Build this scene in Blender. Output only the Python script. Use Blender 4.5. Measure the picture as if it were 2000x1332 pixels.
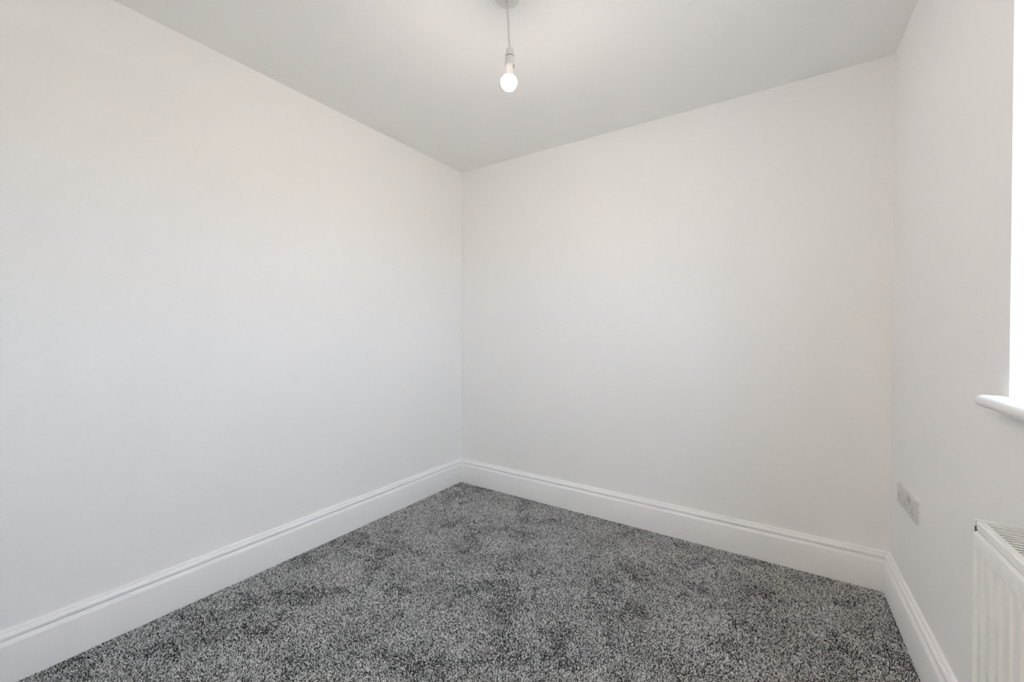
import bpy, bmesh, math
import numpy as np
from mathutils import Vector, Matrix

S = bpy.context.scene
COL = S.collection
for o in list(bpy.data.objects):
    bpy.data.objects.remove(o, do_unlink=True)

# ------------------------------------------------------------------ camera
F_PX, YAW, PITCH, ROLL = 793.953, 0.572353, -0.0071402, 0.0039879
CAM = Vector((2.07271, -2.448536, 1.147809))
cy, sy, cp, sp = math.cos(YAW), math.sin(YAW), math.cos(PITCH), math.sin(PITCH)
fwd = Vector((-sy * cp, cy * cp, sp)); rgt = Vector((cy, sy, 0)); up = rgt.cross(fwd)
cr, sr = math.cos(ROLL), math.sin(ROLL)
r2 = cr * rgt + sr * up; u2 = -sr * rgt + cr * up
cd = bpy.data.cameras.new('camera'); cam = bpy.data.objects.new('camera', cd); COL.objects.link(cam)
M = Matrix((r2, u2, -fwd)).transposed().to_4x4(); M.translation = CAM
cam.matrix_world = M
cd.sensor_width = 36; cd.sensor_fit = 'HORIZONTAL'; cd.lens = 36 * F_PX / 2000
cd.shift_x = -4.89 / 2000; cd.shift_y = -8.78 / 2000
cd.clip_start = 0.02
S.camera = cam

# ------------------------------------------------------------------ light and exposure
SKY = (0.53, 0.74, 1.0); SKY_STRENGTH = 3.15
BULB = (1.0, 0.872, 0.836); BULB_STRENGTH = 134.0
LANDING_FILL = (1.0, 0.85, 0.70); LANDING_FILL_WATTS = 9.7  # warm fill from a light added on the unseen landing
w = bpy.data.worlds.new('overcast_sky'); S.world = w; w.use_nodes = True
nt = w.node_tree; nt.nodes.clear()
wo = nt.nodes.new('ShaderNodeOutputWorld'); bg = nt.nodes.new('ShaderNodeBackground')
tc = nt.nodes.new('ShaderNodeTexCoord'); sx = nt.nodes.new('ShaderNodeSeparateXYZ')
rp = nt.nodes.new('ShaderNodeValToRGB'); mr = nt.nodes.new('ShaderNodeMapRange')
nt.links.new(tc.outputs['Generated'], sx.inputs[0])
mr.inputs['From Min'].default_value = -1; mr.inputs['From Max'].default_value = 1
nt.links.new(sx.outputs['Z'], mr.inputs['Value']); nt.links.new(mr.outputs[0], rp.inputs[0])
rp.color_ramp.elements[0].position = 0.485; rp.color_ramp.elements[0].color = (0.34, 0.34, 0.31, 1)   # ground and houses below the horizon
rp.color_ramp.elements[1].position = 0.515; rp.color_ramp.elements[1].color = (*SKY, 1)
nt.links.new(rp.outputs[0], bg.inputs[0]); bg.inputs[1].default_value = SKY_STRENGTH
nt.links.new(bg.outputs[0], wo.inputs[0])
S.view_settings.view_transform = 'Standard'; S.view_settings.look = 'None'
S.view_settings.gamma = 1; S.view_settings.use_curve_mapping = False
S.view_settings.exposure = 2.0
S.cycles.use_denoising = True
S.cycles.max_bounces = 18; S.cycles.diffuse_bounces = 14; S.cycles.transparent_max_bounces = 16
S.cycles.sample_clamp_indirect = 0

# ------------------------------------------------------------------ measures
H, W, A, B = 2.4, 2.508916, -0.0210107, 0.0013006     # A, B: how far the side walls run out of square
YF = -2.85
HB, TB = 0.17155, 0.0256
LX = lambda y: A * (-y)
RX = lambda y: W + B * (-y)
WY0, WY1, WZ0, WZ1 = -2.06, -1.0894, 1.0105, 1.96       # window opening in the right wall

# ------------------------------------------------------------------ materials
def mat(name, col, rough=0.5, bump=0.0, scale=200.0, spec=0.5, metal=0.0):
    m = bpy.data.materials.new(name); m.use_nodes = True
    n = m.node_tree.nodes; l = m.node_tree.links; p = n['Principled BSDF']
    p.inputs['Base Color'].default_value = (*col, 1); p.inputs['Roughness'].default_value = rough
    p.inputs['Specular IOR Level'].default_value = spec; p.inputs['Metallic'].default_value = metal
    if bump:
        t = n.new('ShaderNodeTexCoord'); x = n.new('ShaderNodeTexNoise'); b = n.new('ShaderNodeBump')
        x.inputs['Scale'].default_value = scale; x.inputs['Detail'].default_value = 3
        b.inputs['Strength'].default_value = bump; b.inputs['Distance'].default_value = 0.001
        l.new(t.outputs['Object'], x.inputs['Vector']); l.new(x.outputs['Fac'], b.inputs['Height'])
        l.new(b.outputs['Normal'], p.inputs['Normal'])
    return m
LW = (0.3, 2.62, -4.15)                                # landing added behind the camera to hold the fill light: x0, x1, far y
DX0, DX1, DZ = 1.62, 2.40, 2.0                        # unseen doorway, added to let the fill light in
M_WALL = mat('white_wall_emulsion', (0.905, 0.90, 0.89), 0.75, 0.12, 260, 0.25)
M_CEIL = mat('white_ceiling_emulsion', (0.90, 0.897, 0.885), 0.85, 0.08, 260, 0.2)
M_TRIM = mat('white_satin_paint', (0.89, 0.89, 0.885), 0.35, 0.03, 90, 0.4)
M_RAD = mat('white_radiator_enamel', (0.86, 0.865, 0.855), 0.3)
M_INNER_SHADE = mat('radiator_inner_shade', (0.07, 0.068, 0.066), 0.6)  # near-black colour stands in for the shade inside the radiator
M_PLAST = mat('white_moulded_plastic', (0.68, 0.662, 0.652), 0.35)
M_FIT = mat('white_lamp_fitting', (0.73, 0.72, 0.71), 0.35)
M_HOLE = mat('dark_socket_hole', (0.05, 0.05, 0.05), 0.6)
M_UPVC = mat('white_window_plastic', (0.86, 0.86, 0.86), 0.3)
M_CABLE = mat('white_cable_sheath', (0.68, 0.675, 0.66), 0.45)
M_BRASS = mat('brass_contact', (0.7, 0.55, 0.3), 0.35, metal=1.0)
M_BACK = mat('carpet_backing', (0.07, 0.068, 0.066), 0.95, 0.3, 400)

def emit_mat():
    m = bpy.data.materials.new('lit_bulb_glass'); m.use_nodes = True
    n = m.node_tree.nodes; l = m.node_tree.links; p = n['Principled BSDF']
    p.inputs['Base Color'].default_value = (.8, .78, .74, 1); p.inputs['Roughness'].default_value = .3
    # an LED globe shines mostly downwards and sideways; its neck only glows
    g = n.new('ShaderNodeTexCoord'); x = n.new('ShaderNodeSeparateXYZ'); r = n.new('ShaderNodeMapRange')
    r.interpolation_type = 'SMOOTHSTEP'
    r.inputs['From Min'].default_value = 2.064; r.inputs['From Max'].default_value = 2.101
    r.inputs['To Min'].default_value = BULB_STRENGTH; r.inputs['To Max'].default_value = 0.05
    l.new(g.outputs['Object'], x.inputs[0]); l.new(x.outputs['Z'], r.inputs['Value'])
    p.inputs['Emission Color'].default_value = (*BULB, 1); l.new(r.outputs[0], p.inputs['Emission Strength'])
    return m
M_BULB = emit_mat()

def glass_mat():
    m = bpy.data.materials.new('clear_window_glass'); m.use_nodes = True
    n = m.node_tree.nodes; n.clear(); l = m.node_tree.links
    o = n.new('ShaderNodeOutputMaterial'); t = n.new('ShaderNodeBsdfTransparent'); g = n.new('ShaderNodeBsdfGlossy')
    mx = n.new('ShaderNodeMixShader'); lw = n.new('ShaderNodeLayerWeight'); lw.inputs['Blend'].default_value = 0.5
    pw = n.new('ShaderNodeMath'); pw.operation = 'POWER'; pw.inputs[1].default_value = 5
    f = n.new('ShaderNodeMath'); f.operation = 'MULTIPLY_ADD'; f.inputs[1].default_value = 0.9; f.inputs[2].default_value = 0.04
    l.new(lw.outputs['Facing'], pw.inputs[0]); l.new(pw.outputs[0], f.inputs[0])
    g.inputs['Roughness'].default_value = 0.02; t.inputs[0].default_value = (0.95, 0.97, 0.96, 1)
    l.new(f.outputs[0], mx.inputs[0]); l.new(t.outputs[0], mx.inputs[1]); l.new(g.outputs[0], mx.inputs[2])
    l.new(mx.outputs[0], o.inputs[0]); return m
M_GLASS = glass_mat()

# ------------------------------------------------------------------ helpers
def obj(name, bm, material, parent=None, smooth=False):
    me = bpy.data.meshes.new(name)
    bmesh.ops.recalc_face_normals(bm, faces=bm.faces)
    bm.to_mesh(me); bm.free()
    if smooth:
        me.polygons.foreach_set('use_smooth', [True] * len(me.polygons))
        me.set_sharp_from_angle(angle=math.radians(40))
    me.materials.append(material)
    o = bpy.data.objects.new(name, me); COL.objects.link(o)
    if parent: o.parent = parent; o.matrix_parent_inverse = parent.matrix_world.inverted()
    return o
def struct(name, bm, material, parent=None, smooth=False):
    o = obj(name, bm, material, parent, smooth)
    if parent is None: o['kind'] = 'structure'
    return o
def thing(name, label, cat, loc, group=None):
    e = bpy.data.objects.new(name, None); COL.objects.link(e); e.empty_display_size = 0.05
    e.location = loc; e.matrix_world = Matrix.Translation(loc)
    e['label'] = label; e['category'] = cat
    if group: e['group'] = group
    return e
def box(bm, x0, x1, y0, y1, z0, z1, bevel=0.0, seg=2):
    r = bmesh.ops.create_cube(bm, size=1.0)
    vs = r['verts']
    for v in vs:
        v.co = Vector((x0 if v.co.x < 0 else x1, y0 if v.co.y < 0 else y1, z0 if v.co.z < 0 else z1))
    if bevel:
        es = list({e for v in vs for e in v.link_edges})
        bmesh.ops.bevel(bm, geom=es, offset=bevel, segments=seg, affect='EDGES', profile=0.5)
def bx(*a, **k):
    bm = bmesh.new(); box(bm, *a, **k); return bm
def prism(pts, z0, z1):
    bm = bmesh.new(); n = len(pts)
    lo = [bm.verts.new((p[0], p[1], z0)) for p in pts]; hi = [bm.verts.new((p[0], p[1], z1)) for p in pts]
    bm.faces.new(lo[::-1]); bm.faces.new(hi)
    for i in range(n): bm.faces.new((lo[i], lo[(i + 1) % n], hi[(i + 1) % n], hi[i]))
    return bm
def lathe(prof, cx, cy_, seg=32, bm=None):
    """prof: (radius, z) from top to bottom; r = 0 ends make poles"""
    bm = bm or bmesh.new(); rings = []
    for r, z in prof:
        if r < 1e-6: rings.append([bm.verts.new((cx, cy_, z))])
        else: rings.append([bm.verts.new((cx + r * math.cos(2 * math.pi * k / seg), cy_ + r * math.sin(2 * math.pi * k / seg), z)) for k in range(seg)])
    for a, b in zip(rings, rings[1:]):
        for k in range(seg):
            k2 = (k + 1) % seg
            if len(a) == 1 and len(b) == 1: continue
            if len(a) == 1: bm.faces.new((a[0], b[k], b[k2]))
            elif len(b) == 1: bm.faces.new((a[k], b[0], a[k2]))
            else: bm.faces.new((a[k], b[k], b[k2], a[k2]))
    return bm
def tube(pts, rad, seg=10):
    bm = bmesh.new(); rings = []
    for i, p in enumerate(pts):
        p = Vector(p); d = Vector(pts[min(i + 1, len(pts) - 1)]) - Vector(pts[max(i - 1, 0)]); d.normalize()
        a = d.cross(Vector((1, 0, 0))).normalized(); b = d.cross(a)
        rings.append([bm.verts.new(p + rad * (math.cos(t) * a + math.sin(t) * b)) for t in [2 * math.pi * k / seg for k in range(seg)]])
    for a, b in zip(rings, rings[1:]):
        for k in range(seg): bm.faces.new((a[k], b[k], b[(k + 1) % seg], a[(k + 1) % seg]))
    bm.faces.new(rings[0]); bm.faces.new(rings[-1][::-1]); return bm

# ------------------------------------------------------------------ room shell
T = 0.12
CA, CB, CC, CD = Vector((0, 0)), Vector((W, 0)), Vector((RX(YF), YF)), Vector((LX(YF), YF))
ZL = -0.0085                                          # floor boards under the pile
struct('floor', prism([(LX(YF) - T, YF - T), (W + 0.3, YF - T), (W + 0.3, T), (-T, T)], ZL - 0.1, ZL), M_BACK)
struct('ceiling', prism([(LX(YF) - T, YF - T), (W + 0.3, YF - T), (W + 0.3, T), (-T, T)], H, H + 0.1), M_CEIL)
struct('wall_back', prism([(-T, 0), (W + 0.3, 0), (W + 0.3, T), (-T, T)], ZL, H), M_WALL)
struct('wall_left', prism([CA, (-T, 0), (LX(YF) - T, YF), CD], ZL, H), M_WALL)
def front_wall():
    bm = bmesh.new(); xl, xr = LX(YF) - T, W + 0.3
    box(bm, xl, DX0, YF - T, YF, ZL, H); box(bm, DX1, xr, YF - T, YF, ZL, H); box(bm, DX0, DX1, YF - T, YF, DZ, H)
    return bm
struct('wall_front', front_wall(), M_WALL)
# unseen landing, added with its lamp to send fill light through the doorway
struct('floor_added_landing', bx(LW[0] - T, LW[1] + T, LW[2] - T, YF - T, ZL - .1, ZL), M_BACK)
struct('ceiling_added_landing', bx(LW[0] - T, LW[1] + T, LW[2] - T, YF - T, H, H + .1), M_CEIL)
lw = bmesh.new()
box(lw, LW[0] - T, LW[1] + T, LW[2] - T, LW[2], ZL, H); box(lw, LW[0] - T, LW[0], LW[2], YF - T, ZL, H); box(lw, LW[1], LW[1] + T, LW[2], YF - T, ZL, H)
struct('wall_added_landing', lw, M_WALL)
ll = bpy.data.lights.new('landing_fill_light', 'AREA'); ll.shape = 'DISK'; ll.size = .3; ll.color = LANDING_FILL; ll.energy = LANDING_FILL_WATTS  # added fill light, lifts the dark lower part of the back wall
lo_ = bpy.data.objects.new('landing_fill_light', ll); COL.objects.link(lo_); lo_.location = (0.95, -3.6, H - .02)
def right_wall():
    bm = bmesh.new()
    def ring(xo, y0, y1, z0, z1):
        return [bm.verts.new((RX(y) + xo, y, z)) for y, z in ((y0, z0), (y1, z0), (y1, z1), (y0, z1))]
    TH = 0.28
    oi, ii = ring(0, YF, 0, ZL, H), ring(0, WY0, WY1, WZ0 - 0.026, WZ1)
    oo, io = ring(TH, YF, 0, ZL, H), ring(TH, WY0, WY1, WZ0 - 0.026, WZ1)
    for k in range(4):
        q = (k + 1) % 4
        bm.faces.new((oi[k], oi[q], ii[q], ii[k])); bm.faces.new((oo[k], io[k], io[q], oo[q]))
        bm.faces.new((ii[k], ii[q], io[q], io[k])); bm.faces.new((oi[k], oo[k], oo[q], oi[q]))
    return bm
struct('wall_right', right_wall(), M_WALL)

# skirting boards: torus profile, mitred at the corners
PROF = [(TB, -0.006), (TB, 0.1255), (TB - .0006, .1275), (TB - .0022, .1305), (TB - .0048, .1345), (TB - .0082, .1385),
        (TB - .0100, .1388), (TB - .0104, .1402), (TB - .0088, .1424), (TB - .0068, .1455), (TB - .0060, .1490), (TB - .0066, .1530),
        (TB - .0086, .1570), (TB - .0116, .1602), (TB - .0148, .1620), (TB - .0158, .1622), (TB - .0160, .1648),
        (TB - .0172, .1680), (TB - .0200, .1704), (TB - .0226, HB), (0.0, HB), (0.0, -0.006)]
poly = [CA, CB, CC, CD]                               # clockwise seen from above
def inward(i):
    d = (poly[(i + 1) % 4] - poly[i]).normalized(); return Vector((d.y, -d.x))
def mitre(i):
    n0, n1 = inward((i - 1) % 4), inward(i); m = (n0 + n1).normalized(); return m / m.dot(n1)
for i, nm in enumerate(('back', 'right', 'front', 'left')):
    if nm == 'front': continue                        # behind the camera, broken by the added doorway
    bm = bmesh.new(); cols = []
    for c in (i, (i + 1) % 4):
        mv = mitre(c); cols.append([bm.verts.new((poly[c].x + mv.x * d, poly[c].y + mv.y * d, z)) for d, z in PROF])
    n = len(PROF)
    for k in range(n): bm.faces.new((cols[0][k], cols[0][(k + 1) % n], cols[1][(k + 1) % n], cols[1][k]))
    bm.faces.new(cols[0]); bm.faces.new(cols[1][::-1])
    struct('baseboard_' + nm, bm, M_TRIM, smooth=True)

# window: plastic frame with two sashes, glass and the window board
win = bpy.data.objects.new('window_1', None); COL.objects.link(win); win['kind'] = 'structure'
win.location = (W, (WY0 + WY1) / 2, WZ0); win.matrix_world = Matrix.Translation(win.location)
def frame_bm(x0, x1, y0, y1, z0, z1, t, bev=0.004):
    bm = bmesh.new()
    box(bm, x0, x1, y0, y0 + t, z0, z1, bev); box(bm, x0, x1, y1 - t, y1, z0, z1, bev)
    box(bm, x0, x1, y0 + t, y1 - t, z0, z0 + t, bev); box(bm, x0, x1, y0 + t, y1 - t, z1 - t, z1, bev)
    return bm
FX = W + 0.165; ym = (WY0 + WY1) / 2
fr = frame_bm(FX, FX + .065, WY0 + .001, WY1 - .001, WZ0 + .001, WZ1 - .001, .036)
box(fr, FX, FX + .065, ym - .022, ym + .022, WZ0 + .037, WZ1 - .037, .004)
obj('window_frame', fr, M_UPVC, win)
for y0, y1 in ((WY0 + .038, ym - .023), (ym + .023, WY1 - .038)):
    sash = obj('sash', frame_bm(FX + .01, FX + .06, y0, y1, WZ0 + .038, WZ1 - .038, .034), M_UPVC, win)
    obj('glass_pane', bx(FX + .03, FX + .034, y0 + .034, y1 - .034, WZ0 + .072, WZ1 - .072), M_GLASS, sash)
# window board: rounded nosing and rounded end proud of the wall
def board():
    bm = bmesh.new(); P, ye, yn, th = 0.048, WY1 + 0.037, WY0 - 0.037, 0.026
    r, hr, zc = 0.026, th / 2, WZ0 - th / 2
    layers = []
    for q in range(13):                               # full bullnose: outline shrinks towards top and bottom
        t = math.pi / 2 * (q / 6 - 1); ins = hr * (1 - math.cos(t)); z = zc + hr * math.sin(t)
        pts = []
        for cx, cy2, a0 in ((W - P + r, ye - r, math.pi / 2), (W - P + r, yn + r, math.pi)):
            for k in range(9):
                a = a0 + k / 8 * math.pi / 2; pts.append((cx + (r - ins) * math.cos(a), cy2 + (r - ins) * math.sin(a)))
        pts += [(RX(WY0), yn + ins), (RX(WY0), WY0 + .001), (FX - .001, WY0 + .001), (FX - .001, WY1 - .001), (W + .0010, WY1 - .001), (W + .0010, ye - ins)]
        layers.append([bm.verts.new((x, y, z)) for x, y in pts])
    n = len(layers[0])
    for a, b in zip(layers, layers[1:]):
        for k in range(n): bm.faces.new((a[k], a[(k + 1) % n], b[(k + 1) % n], b[k]))
    bm.faces.new(layers[0][::-1]); bm.faces.new(layers[-1])
    return bm
obj('window_sill', board(), M_TRIM, win, smooth=True)
# daylight portal just outside the glass: guides the sampling of the sky, gives no light of its own
pl = bpy.data.lights.new('window_daylight', 'AREA'); pl.shape = 'RECTANGLE'; pl.size = WZ1 - WZ0; pl.size_y = WY1 - WY0; pl.cycles.is_portal = True
po = bpy.data.objects.new('window_daylight', pl); COL.objects.link(po); po.location = (W + 0.285, ym, (WZ0 + WZ1) / 2); po.rotation_euler = (0, math.radians(90), 0)

# ------------------------------------------------------------------ carpet
def carpet():
    rng = np.random.default_rng(7)
    sp_ = 0.0031
    xs = np.arange(-0.08, W + .02, sp_); ys = np.arange(YF, 0.0, sp_)
    X, Y = np.meshgrid(xs, ys); X = X.ravel(); Y = Y.ravel()
    X = X + rng.uniform(-.0013, .0013, X.size); Y = Y + rng.uniform(-.0013, .0013, Y.size)
    g = TB + 0.002
    k = (X > -A * Y * 1.0 + g) & (X < W - B * Y - g) & (Y < -g) & (Y > YF + g)
    k &= (X > A * (-Y) + g)
    X, Y = X[k], Y[k]; n = X.size
    def vnoise(x, y, s, seed):
        r = np.random.default_rng(seed); G = r.uniform(-1, 1, (64, 64))
        u = (x / s) % 64; v = (y / s) % 64; i = u.astype(int); j = v.astype(int); fu = u - i; fv = v - j
        fu = fu * fu * (3 - 2 * fu); fv = fv * fv * (3 - 2 * fv); i2 = (i + 1) % 64; j2 = (j + 1) % 64
        return (G[i, j] * (1 - fu) + G[i2, j] * fu) * (1 - fv) + (G[i, j2] * (1 - fu) + G[i2, j2] * fu) * fv
    # the pile has been brushed and trodden: it leans different ways in soft patches
    la = vnoise(X, Y, .16, 1) + .6 * vnoise(X + 3, Y + 1, .07, 2) + .35 * vnoise(X, Y, .03, 3)
    lb = vnoise(X, Y, .16, 4) + .6 * vnoise(X + 2, Y + 5, .07, 5)
    lx = .9 * la + rng.normal(0, .55, n); ly = .9 * lb + rng.normal(0, .55, n)
    mag = np.hypot(lx, ly); tilt = np.clip(.45 + .45 * mag, 0, 1.15); az = np.arctan2(ly, lx)
    rot = np.zeros((n, 3), np.float32); rot[:, 1] = tilt; rot[:, 2] = az
    scl = np.ones((n, 3), np.float32); f = rng.uniform(.8, 1.25, n); scl[:, 0] = scl[:, 1] = f; scl[:, 2] = rng.uniform(.75, 1.2, n)
    # shading of the leaning pile, painted into the tuft tone as darker patches
    u, v = .8 * X + .6 * Y, -.6 * X + .8 * Y
    pf = vnoise(u / 1.5 + 1.7, v + 2.3, .105, 11) + .75 * vnoise(u + 4, v + 1, .048, 12) + .4 * vnoise(X, Y, .022, 13)
    pf = np.clip((pf - .12) / .75, 0, 1); pf = pf * pf * (3 - 2 * pf)
    tone = (rng.random(n) ** (.97 + .75 * pf)).astype(np.float32)
    co = np.stack([X, Y, np.full(n, ZL)], 1).astype(np.float32)
    me = bpy.data.meshes.new('carpet'); me.vertices.add(n); me.vertices.foreach_set('co', co.ravel())
    for nm, ty, d in (('rot', 'FLOAT_VECTOR', rot), ('scl', 'FLOAT_VECTOR', scl)):
        me.attributes.new(nm, ty, 'POINT').data.foreach_set('vector', d.ravel())
    me.attributes.new('tone', 'FLOAT', 'POINT').data.foreach_set('value', tone)
    me.update()
    m = bpy.data.materials.new('speckled_twist_pile'); m.use_nodes = True
    nn = m.node_tree.nodes; l = m.node_tree.links; p = nn['Principled BSDF']
    at = nn.new('ShaderNodeAttribute'); at.attribute_type = 'INSTANCER'; at.attribute_name = 'tone'
    cr_ = nn.new('ShaderNodeValToRGB'); cr_.color_ramp.interpolation = 'LINEAR'
    e = cr_.color_ramp.elements
    e[0].position = 0; e[0].color = (.035, .034, .033, 1); e[1].position = 1; e[1].color = (.92, .91, .89, 1)
    for pos, v in ((.19, .08), (.33, .29), (.57, .59), (.82, .80)):
        q = e.new(pos); q.color = (v, v * .985, v * .965, 1)
    l.new(at.outputs['Fac'], cr_.inputs[0]); l.new(cr_.outputs[0], p.inputs['Base Color'])
    p.inputs['Roughness'].default_value = .9; p.inputs['Specular IOR Level'].default_value = .15
    ng = bpy.data.node_groups.new('carpet_pile', 'GeometryNodeTree')
    ng.interface.new_socket('Geometry', in_out='INPUT', socket_type='NodeSocketGeometry')
    ng.interface.new_socket('Geometry', in_out='OUTPUT', socket_type='NodeSocketGeometry')
    N = ng.nodes; L = ng.links
    gi = N.new('NodeGroupInput'); go = N.new('NodeGroupOutput')
    us = N.new('GeometryNodeMeshUVSphere'); us.inputs['Segments'].default_value = 6; us.inputs['Rings'].default_value = 5; us.inputs['Radius'].default_value = 1
    tr = N.new('GeometryNodeTransform'); tr.inputs['Scale'].default_value = (.00122, .00122, .0032); tr.inputs['Translation'].default_value = (0, 0, .0045)
    sm = N.new('GeometryNodeSetMaterial'); sm.inputs['Material'].default_value = m
    ss = N.new('GeometryNodeSetShadeSmooth')
    ip = N.new('GeometryNodeInstanceOnPoints')
    def na(name):
        a = N.new('GeometryNodeInputNamedAttribute'); a.data_type = 'FLOAT_VECTOR'; a.inputs['Name'].default_value = name; return a.outputs['Attribute']
    L.new(us.outputs['Mesh'], tr.inputs['Geometry']); L.new(tr.outputs[0], ss.inputs[0]); L.new(ss.outputs[0], sm.inputs['Geometry'])
    L.new(gi.outputs[0], ip.inputs['Points']); L.new(sm.outputs[0], ip.inputs['Instance'])
    L.new(na('rot'), ip.inputs['Rotation']); L.new(na('scl'), ip.inputs['Scale']); L.new(ip.outputs[0], go.inputs[0])
    o = bpy.data.objects.new('carpet', me); COL.objects.link(o); me.materials.append(m)
    md = o.modifiers.new('pile', 'NODES'); md.node_group = ng
    o['kind'] = 'stuff'; o['label'] = 'grey and charcoal speckled twist pile carpet covering the whole floor'; o['category'] = 'carpet'
    return n
N_TUFTS = carpet()

# ------------------------------------------------------------------ radiator
def radiator():
    y1, y0 = -1.325, -1.925                           # far end, near end
    xw = RX(-1.6); F = xw - 0.12; ZT, ZB = 0.777, 0.195
    t = thing('radiator', 'white fluted panel radiator with slotted top grille on the right wall below the window', 'radiator', Vector((xw, (y0 + y1) / 2, ZB)))
    ym_r = (y0 + y1) / 2
    # fluted front panel
    pitch = 0.0358; first = y1 - 0.0135
    ystops = [(y1, 0.0)]
    k = 0
    while True:
        c = first - k * pitch
        if c - .012 < y0 + .012: break
        for dy, d in ((.0108, 0), (.0088, .25), (.0070, .8), (.0055, 1), (-.0055, 1), (-.0070, .8), (-.0088, .25), (-.0108, 0)): ystops.append((c + dy, d))
        k += 1
    ystops.append((y0, 0.0))
    D = 0.0085
    zr = [(ZT - .0065, 0), (ZT - .034, 0), (ZT - .0365, .85), (ZT - .040, 1), ((ZT + ZB) / 2, 1), (ZB + .043, 1), (ZB + .0385, .85), (ZB + .034, 0), (ZB, 0)]
    bm = bmesh.new()
    lip = [(F + .0125, ZT - .012), (F + .0120, ZT - .003), (F + .0100, ZT + .0004), (F + .0070, ZT + .0010), (F + .0035, ZT - .0004), (F + .0010, ZT - .0035)]
    cols = []
    for y, d in ystops:
        col = [bm.verts.new((x, y, z)) for x, z in lip] + [bm.verts.new((F + D * d * q, y, z)) for z, q in zr]
        col += [bm.verts.new((F + .0115, y, ZB)), bm.verts.new((F + .0115, y, ZT - .02))]
        cols.append(col)
    n = len(cols[0])
    for a, b in zip(cols, cols[1:]):
        for q in range(n): bm.faces.new((a[q], a[(q + 1) % n], b[(q + 1) % n], b[q]))
    bm.faces.new(cols[0]); bm.faces.new(cols[-1][::-1])
    obj('front_panel', bm, M_RAD, t, smooth=True)
    obj('back_panel', bx(F + .074, F + .086, y0 + .001, y1 - .001, ZB, ZT - .006, .002), M_RAD, t)
    # end panels, a hair taller than the grille
    for ya, yb in ((y1 + .0005, y1 + .0075), (y0 - .0075, y0 - .0005)):
        bm = bmesh.new(); out = yb if ya > ym_r else ya; inn = out - .0012 if ya > ym_r else out + .0012
        def slab(pts, a, b):
            va = [bm.verts.new((x, a, z)) for x, z in pts]; vb = [bm.verts.new((x, b, z)) for x, z in pts]
            bm.faces.new(va); bm.faces.new(vb[::-1])
            for q in range(len(pts)): bm.faces.new((va[q], va[(q + 1) % len(pts)], vb[(q + 1) % len(pts)], vb[q]))
        lo = ZB + .01; top = ZT + .0195
        slab([(F + .0130, lo), (F + .0130, ZT - .001), (F + .0036, ZT + .0085), (F + .0036, top - .001), (F + .0868, top - .001), (F + .0868, lo)], inn, out)
        slab([(F + .0024, top - .001), (F + .0024, top), (F + .088, top), (F + .088, top - .001)], ya, yb)      # folded top flange
        slab([(F + .0024, ZT + .0085), (F + .0024, top - .001), (F + .0036, top - .001), (F + .0036, ZT + .0085)], ya, yb)
        obj('end_panel', bm, M_RAD, t)
    obj('gap_shade_block', bx(F + .0030, F + .0115, y1 + .0006, y1 + .0060, ZT - .006, ZT + .0080, .0006), M_INNER_SHADE, t)  # dark block standing in for deep shade in the corner gap
    # top grille: frame with cross slats
    g = bmesh.new(); gy1, gy0 = y1 - .0018, y0 + .0018; zt = ZT + .0190
    # front rail with a turned-down lip sitting behind the panel edge
    pr = [(F + .0036, ZT + .0035), (F + .0036, zt - .002), (F + .0052, zt), (F + .0150, zt), (F + .0150, zt - .0035), (F + .0060, zt - .0035), (F + .0060, ZT + .0035)]
    va = [g.verts.new((x, gy0, z)) for x, z in pr]; vb = [g.verts.new((x, gy1, z)) for x, z in pr]
    g.faces.new(va); g.faces.new(vb[::-1])
    for q in range(len(pr)): g.faces.new((va[q], va[(q + 1) % len(pr)], vb[(q + 1) % len(pr)], vb[q]))
    box(g, F + .076, F + .0875, gy0, gy1, zt - .004, zt, .0008)
    box(g, F + .015, F + .076, gy1 - .005, gy1, zt - .004, zt, .0008); box(g, F + .015, F + .076, gy0, gy0 + .005, zt - .004, zt, .0008)
    gr = obj('top_grille', g, M_RAD, t)
    sp_ = 0.0116; ns = int((gy1 - gy0 - .014) / sp_)
    me = None
    for q in range(ns):
        yc = gy1 - .005 - (q + .78) * sp_
        if me is None:
            s = obj('slat', bx(-.0306, .0306, -.0026, .0026, -.0006, .0007, bevel=.0004, seg=1), M_RAD, gr); me = s.data
        else:
            s = bpy.data.objects.new('slat', me); COL.objects.link(s); s.parent = gr
        s.matrix_parent_inverse = Matrix(); s.location = (F + .0455, yc, zt - .0009)
    # convector fins inside
    bm = bmesh.new(); yy = np.arange(y0 + .02, y1 - .02, .0125); pv = None
    for q, y in enumerate(yy):
        x = F + (.020 if q % 2 else .068)
        cur = (bm.verts.new((x, y, ZB + .04)), bm.verts.new((x, y, ZT - .042)))
        if pv: bm.faces.new((pv[0], cur[0], cur[1], pv[1]))
        pv = cur
    o = obj('convector_fins', bm, M_INNER_SHADE, t); md = o.modifiers.new('thick', 'SOLIDIFY'); md.thickness = .001
    for y in (y1 - .12, y0 + .12): obj('wall_bracket', bx(F + .0862, xw + .0002, y - .015, y + .015, ZB + .06, ZT - .06, .001), M_RAD, t)
    return t
radiator()

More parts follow.
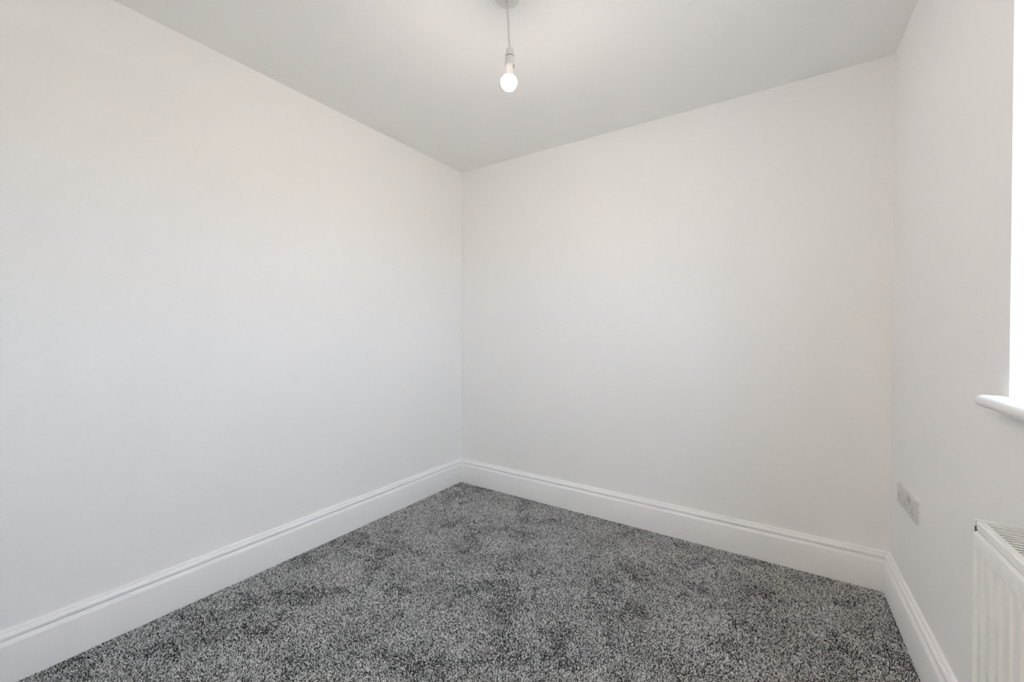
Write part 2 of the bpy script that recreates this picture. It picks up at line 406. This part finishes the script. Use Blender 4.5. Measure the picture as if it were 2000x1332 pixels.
# ------------------------------------------------------------------ sockets on the right wall
def plate(bm, xw, y0, y1, z0, z1, th=0.0095, r=0.0035):
    """rounded wall plate; bevelled front edge"""
    box(bm, xw - th, xw + 0.0002, y0, y1, z0, z1)
    es = [e for e in bm.edges if min(v.co.x for v in e.verts) < xw - th + 1e-5]
    bmesh.ops.bevel(bm, geom=es, offset=r * .8, segments=3, affect='EDGES', profile=.5)
def sockets():
    xw = RX(-.3); th = .0095
    y1, ym_, y0 = -.1650, -.2545, -.4270
    # coaxial aerial socket
    z0, z1 = .4600, .5395; c = (y1 + ym_) / 2; zc = (z0 + z1) / 2
    t = thing('aerial_socket', 'small square white aerial socket with a dark centre hole, nearest the corner', 'socket', Vector((xw, c, z0)))
    bm = bmesh.new(); plate(bm, xw, ym_ + .0006, y1, z0, z1, th); obj('plate', bm, M_PLAST, t, smooth=True)
    def ringx(r0, r1, x0, x1, yc, zc_, seg=20):
        bm = bmesh.new(); L4 = []
        for r, x in ((r1, x0), (r1, x1), (r0, x1), (r0, x0)):
            L4.append([bm.verts.new((x, yc + r * math.cos(2 * math.pi * k / seg), zc_ + r * math.sin(2 * math.pi * k / seg))) for k in range(seg)])
        for a, b in zip(L4, L4[1:] + L4[:1]):
            for k in range(seg): bm.faces.new((a[k], a[(k + 1) % seg], b[(k + 1) % seg], b[k]))
        return bm
    def discx(r, x0, x1, yc, zc_, seg=16):
        bm = bmesh.new(); a = [bm.verts.new((x0, yc + r * math.cos(2 * math.pi * k / seg), zc_ + r * math.sin(2 * math.pi * k / seg))) for k in range(seg)]
        b = [bm.verts.new((x1, v.co.y, v.co.z)) for v in a]
        bm.faces.new(a); bm.faces.new(b[::-1])
        for k in range(seg): bm.faces.new((a[k], a[(k + 1) % seg], b[(k + 1) % seg], b[k]))
        return bm
    obj('coaxial_ring', ringx(.0048, .0068, xw - th - .0012, xw - th + .0004, c, zc), M_PLAST, t, smooth=True)
    obj('coaxial_hole', discx(.0048, xw - th - .0004, xw - th + .0004, c, zc), M_HOLE, t)
    for s in (-1, 1): obj('screw', discx(.0026, xw - th - .0005, xw - th + .0004, c + s * .033, zc), M_PLAST, t)
    # double switched socket
    z0, z1 = .4620, .5425; c = (ym_ + y0) / 2; zc = (z0 + z1) / 2; wd = ym_ - y0; ht = z1 - z0
    t = thing('double_power_socket', 'wide white double power socket with two rocker switches, beside the aerial socket', 'socket', Vector((xw, c, z0)))
    bm = bmesh.new(); plate(bm, xw, y0, ym_ - .0006, z0, z1, th); obj('plate', bm, M_PLAST, t, smooth=True)
    for s in (-1, 1):
        yc = c + s * .013
        bm = bmesh.new(); zt, zb = z1 - .011, z1 - .031
        v = [bm.verts.new(p) for p in ((xw - th + .0005, yc - .0055, zb), (xw - th + .0005, yc + .0055, zb), (xw - th + .0005, yc + .0055, zt), (xw - th + .0005, yc - .0055, zt),
                                       (xw - th - .0010, yc - .005, zb + .001), (xw - th - .0010, yc + .005, zb + .001), (xw - th - .0034, yc + .005, zt - .001), (xw - th - .0034, yc - .005, zt - .001))]
        for f in ((0, 1, 2, 3), (4, 5, 6, 7), (0, 1, 5, 4), (1, 2, 6, 5), (2, 3, 7, 6), (3, 0, 4, 7)): bm.faces.new([v[q] for q in f])
        obj('rocker_switch', bm, M_PLAST, t)
        obj('switch_gap', bx(xw - th - .0003, xw - th + .0004, yc - .0066, yc + .0066, zb - .0011, zt + .0011), M_HOLE, t)
        yo = c + s * wd * .275; zo = z0 + ht * .36
        obj('pin_hole', bx(xw - th - .0004, xw - th + .0004, yo - .0018, yo + .0018, zo + .0085, zo + .0150), M_HOLE, t)
        for q in (-1, 1): obj('pin_hole', bx(xw - th - .0004, xw - th + .0004, yo + q * .0105 - .0030, yo + q * .0105 + .0030, zo - .0056, zo - .0020), M_HOLE, t)
        obj('screw', discx(.0026, xw - th - .0005, xw - th + .0004, c + s * wd * .41, zc), M_PLAST, t)
sockets()

# ------------------------------------------------------------------ pendant light
def pendant():
    rx, ry = 1.2230, -1.1890; lx, ly = 1.2318, -1.1832
    t = thing('pendant_light', 'bare lit bulb hanging on a short white cable from a round ceiling rose', 'ceiling light', Vector((rx, ry, H)))
    rose = obj('ceiling_rose', lathe([(0, H), (.0440, H), (.0450, H - .002), (.0446, H - .009), (.0428, H - .0130), (.0385, H - .0155), (.0105, H - .0165), (.0090, H - .0190), (.0055, H - .0205), (0, H - .0205)], rx, ry, 48), M_FIT, t, smooth=True)
    obj('cable_entry', lathe([(0, H - .0200), (.0046, H - .0200), (.0046, H - .0209), (0, H - .0209)], rx, ry, 16), M_HOLE, rose)
    pts = []
    zt, zb = H - .0200, 2.2010
    for k in range(25):
        u = k / 24; e = u * u * (3 - 2 * u)
        bow = .0022 * math.sin(u * math.pi * 2)
        pts.append((rx + (lx - rx) * e + bow * .6, ry + (ly - ry) * e + bow * .4, zt + (zb - zt) * u))
    obj('cable', tube(pts, .0034, 12), M_CABLE, t, smooth=True)
    h = obj('lamp_holder', lathe([(0, 2.2070), (.0060, 2.2070), (.0118, 2.2055), (.0144, 2.2010), (.0153, 2.1940), (.0174, 2.1780), (.0174, 2.1772), (0, 2.1772)], lx, ly, 32), M_FIT, t, smooth=True)
    obj('holder_core', lathe([(0, 2.1777), (.0150, 2.1777), (.0150, 2.1735), (0, 2.1735)], lx, ly, 24), M_HOLE, h)
    obj('skirt_ring', lathe([(.0160, 2.1742), (.0174, 2.1740), (.0178, 2.1725), (.0178, 2.1530), (.0198, 2.1515), (.0202, 2.1475), (.0192, 2.1420), (.0172, 2.1420), (.0165, 2.1480), (.0160, 2.1742)], lx, ly, 32), M_FIT, h, smooth=True)
    # bulb: plastic collar, then the glowing globe
    bxp, byp = lx - .0025, ly - .0015
    bulb = obj('light_bulb', lathe([(0, 2.1720), (.0138, 2.1720), (.0142, 2.1490), (0, 2.1490)], bxp, byp, 24), M_BRASS, t, smooth=True)
    cz, R_ = 2.0830, .0300; a0 = math.radians(55)
    prof = [(0, 2.1488), (.0146, 2.1488), (.0149, 2.1300), (.0153, 2.1200), (.0161, 2.1130)]
    for k in range(17):
        a = a0 - k / 16 * (a0 + math.pi / 2); prof.append((max(R_ * math.cos(a), 0), cz + R_ * math.sin(a)))
    prof[-1] = (0, cz - R_)
    obj('bulb_globe', lathe(prof, bxp, byp, 24), M_BULB, bulb, smooth=True)
pendant()
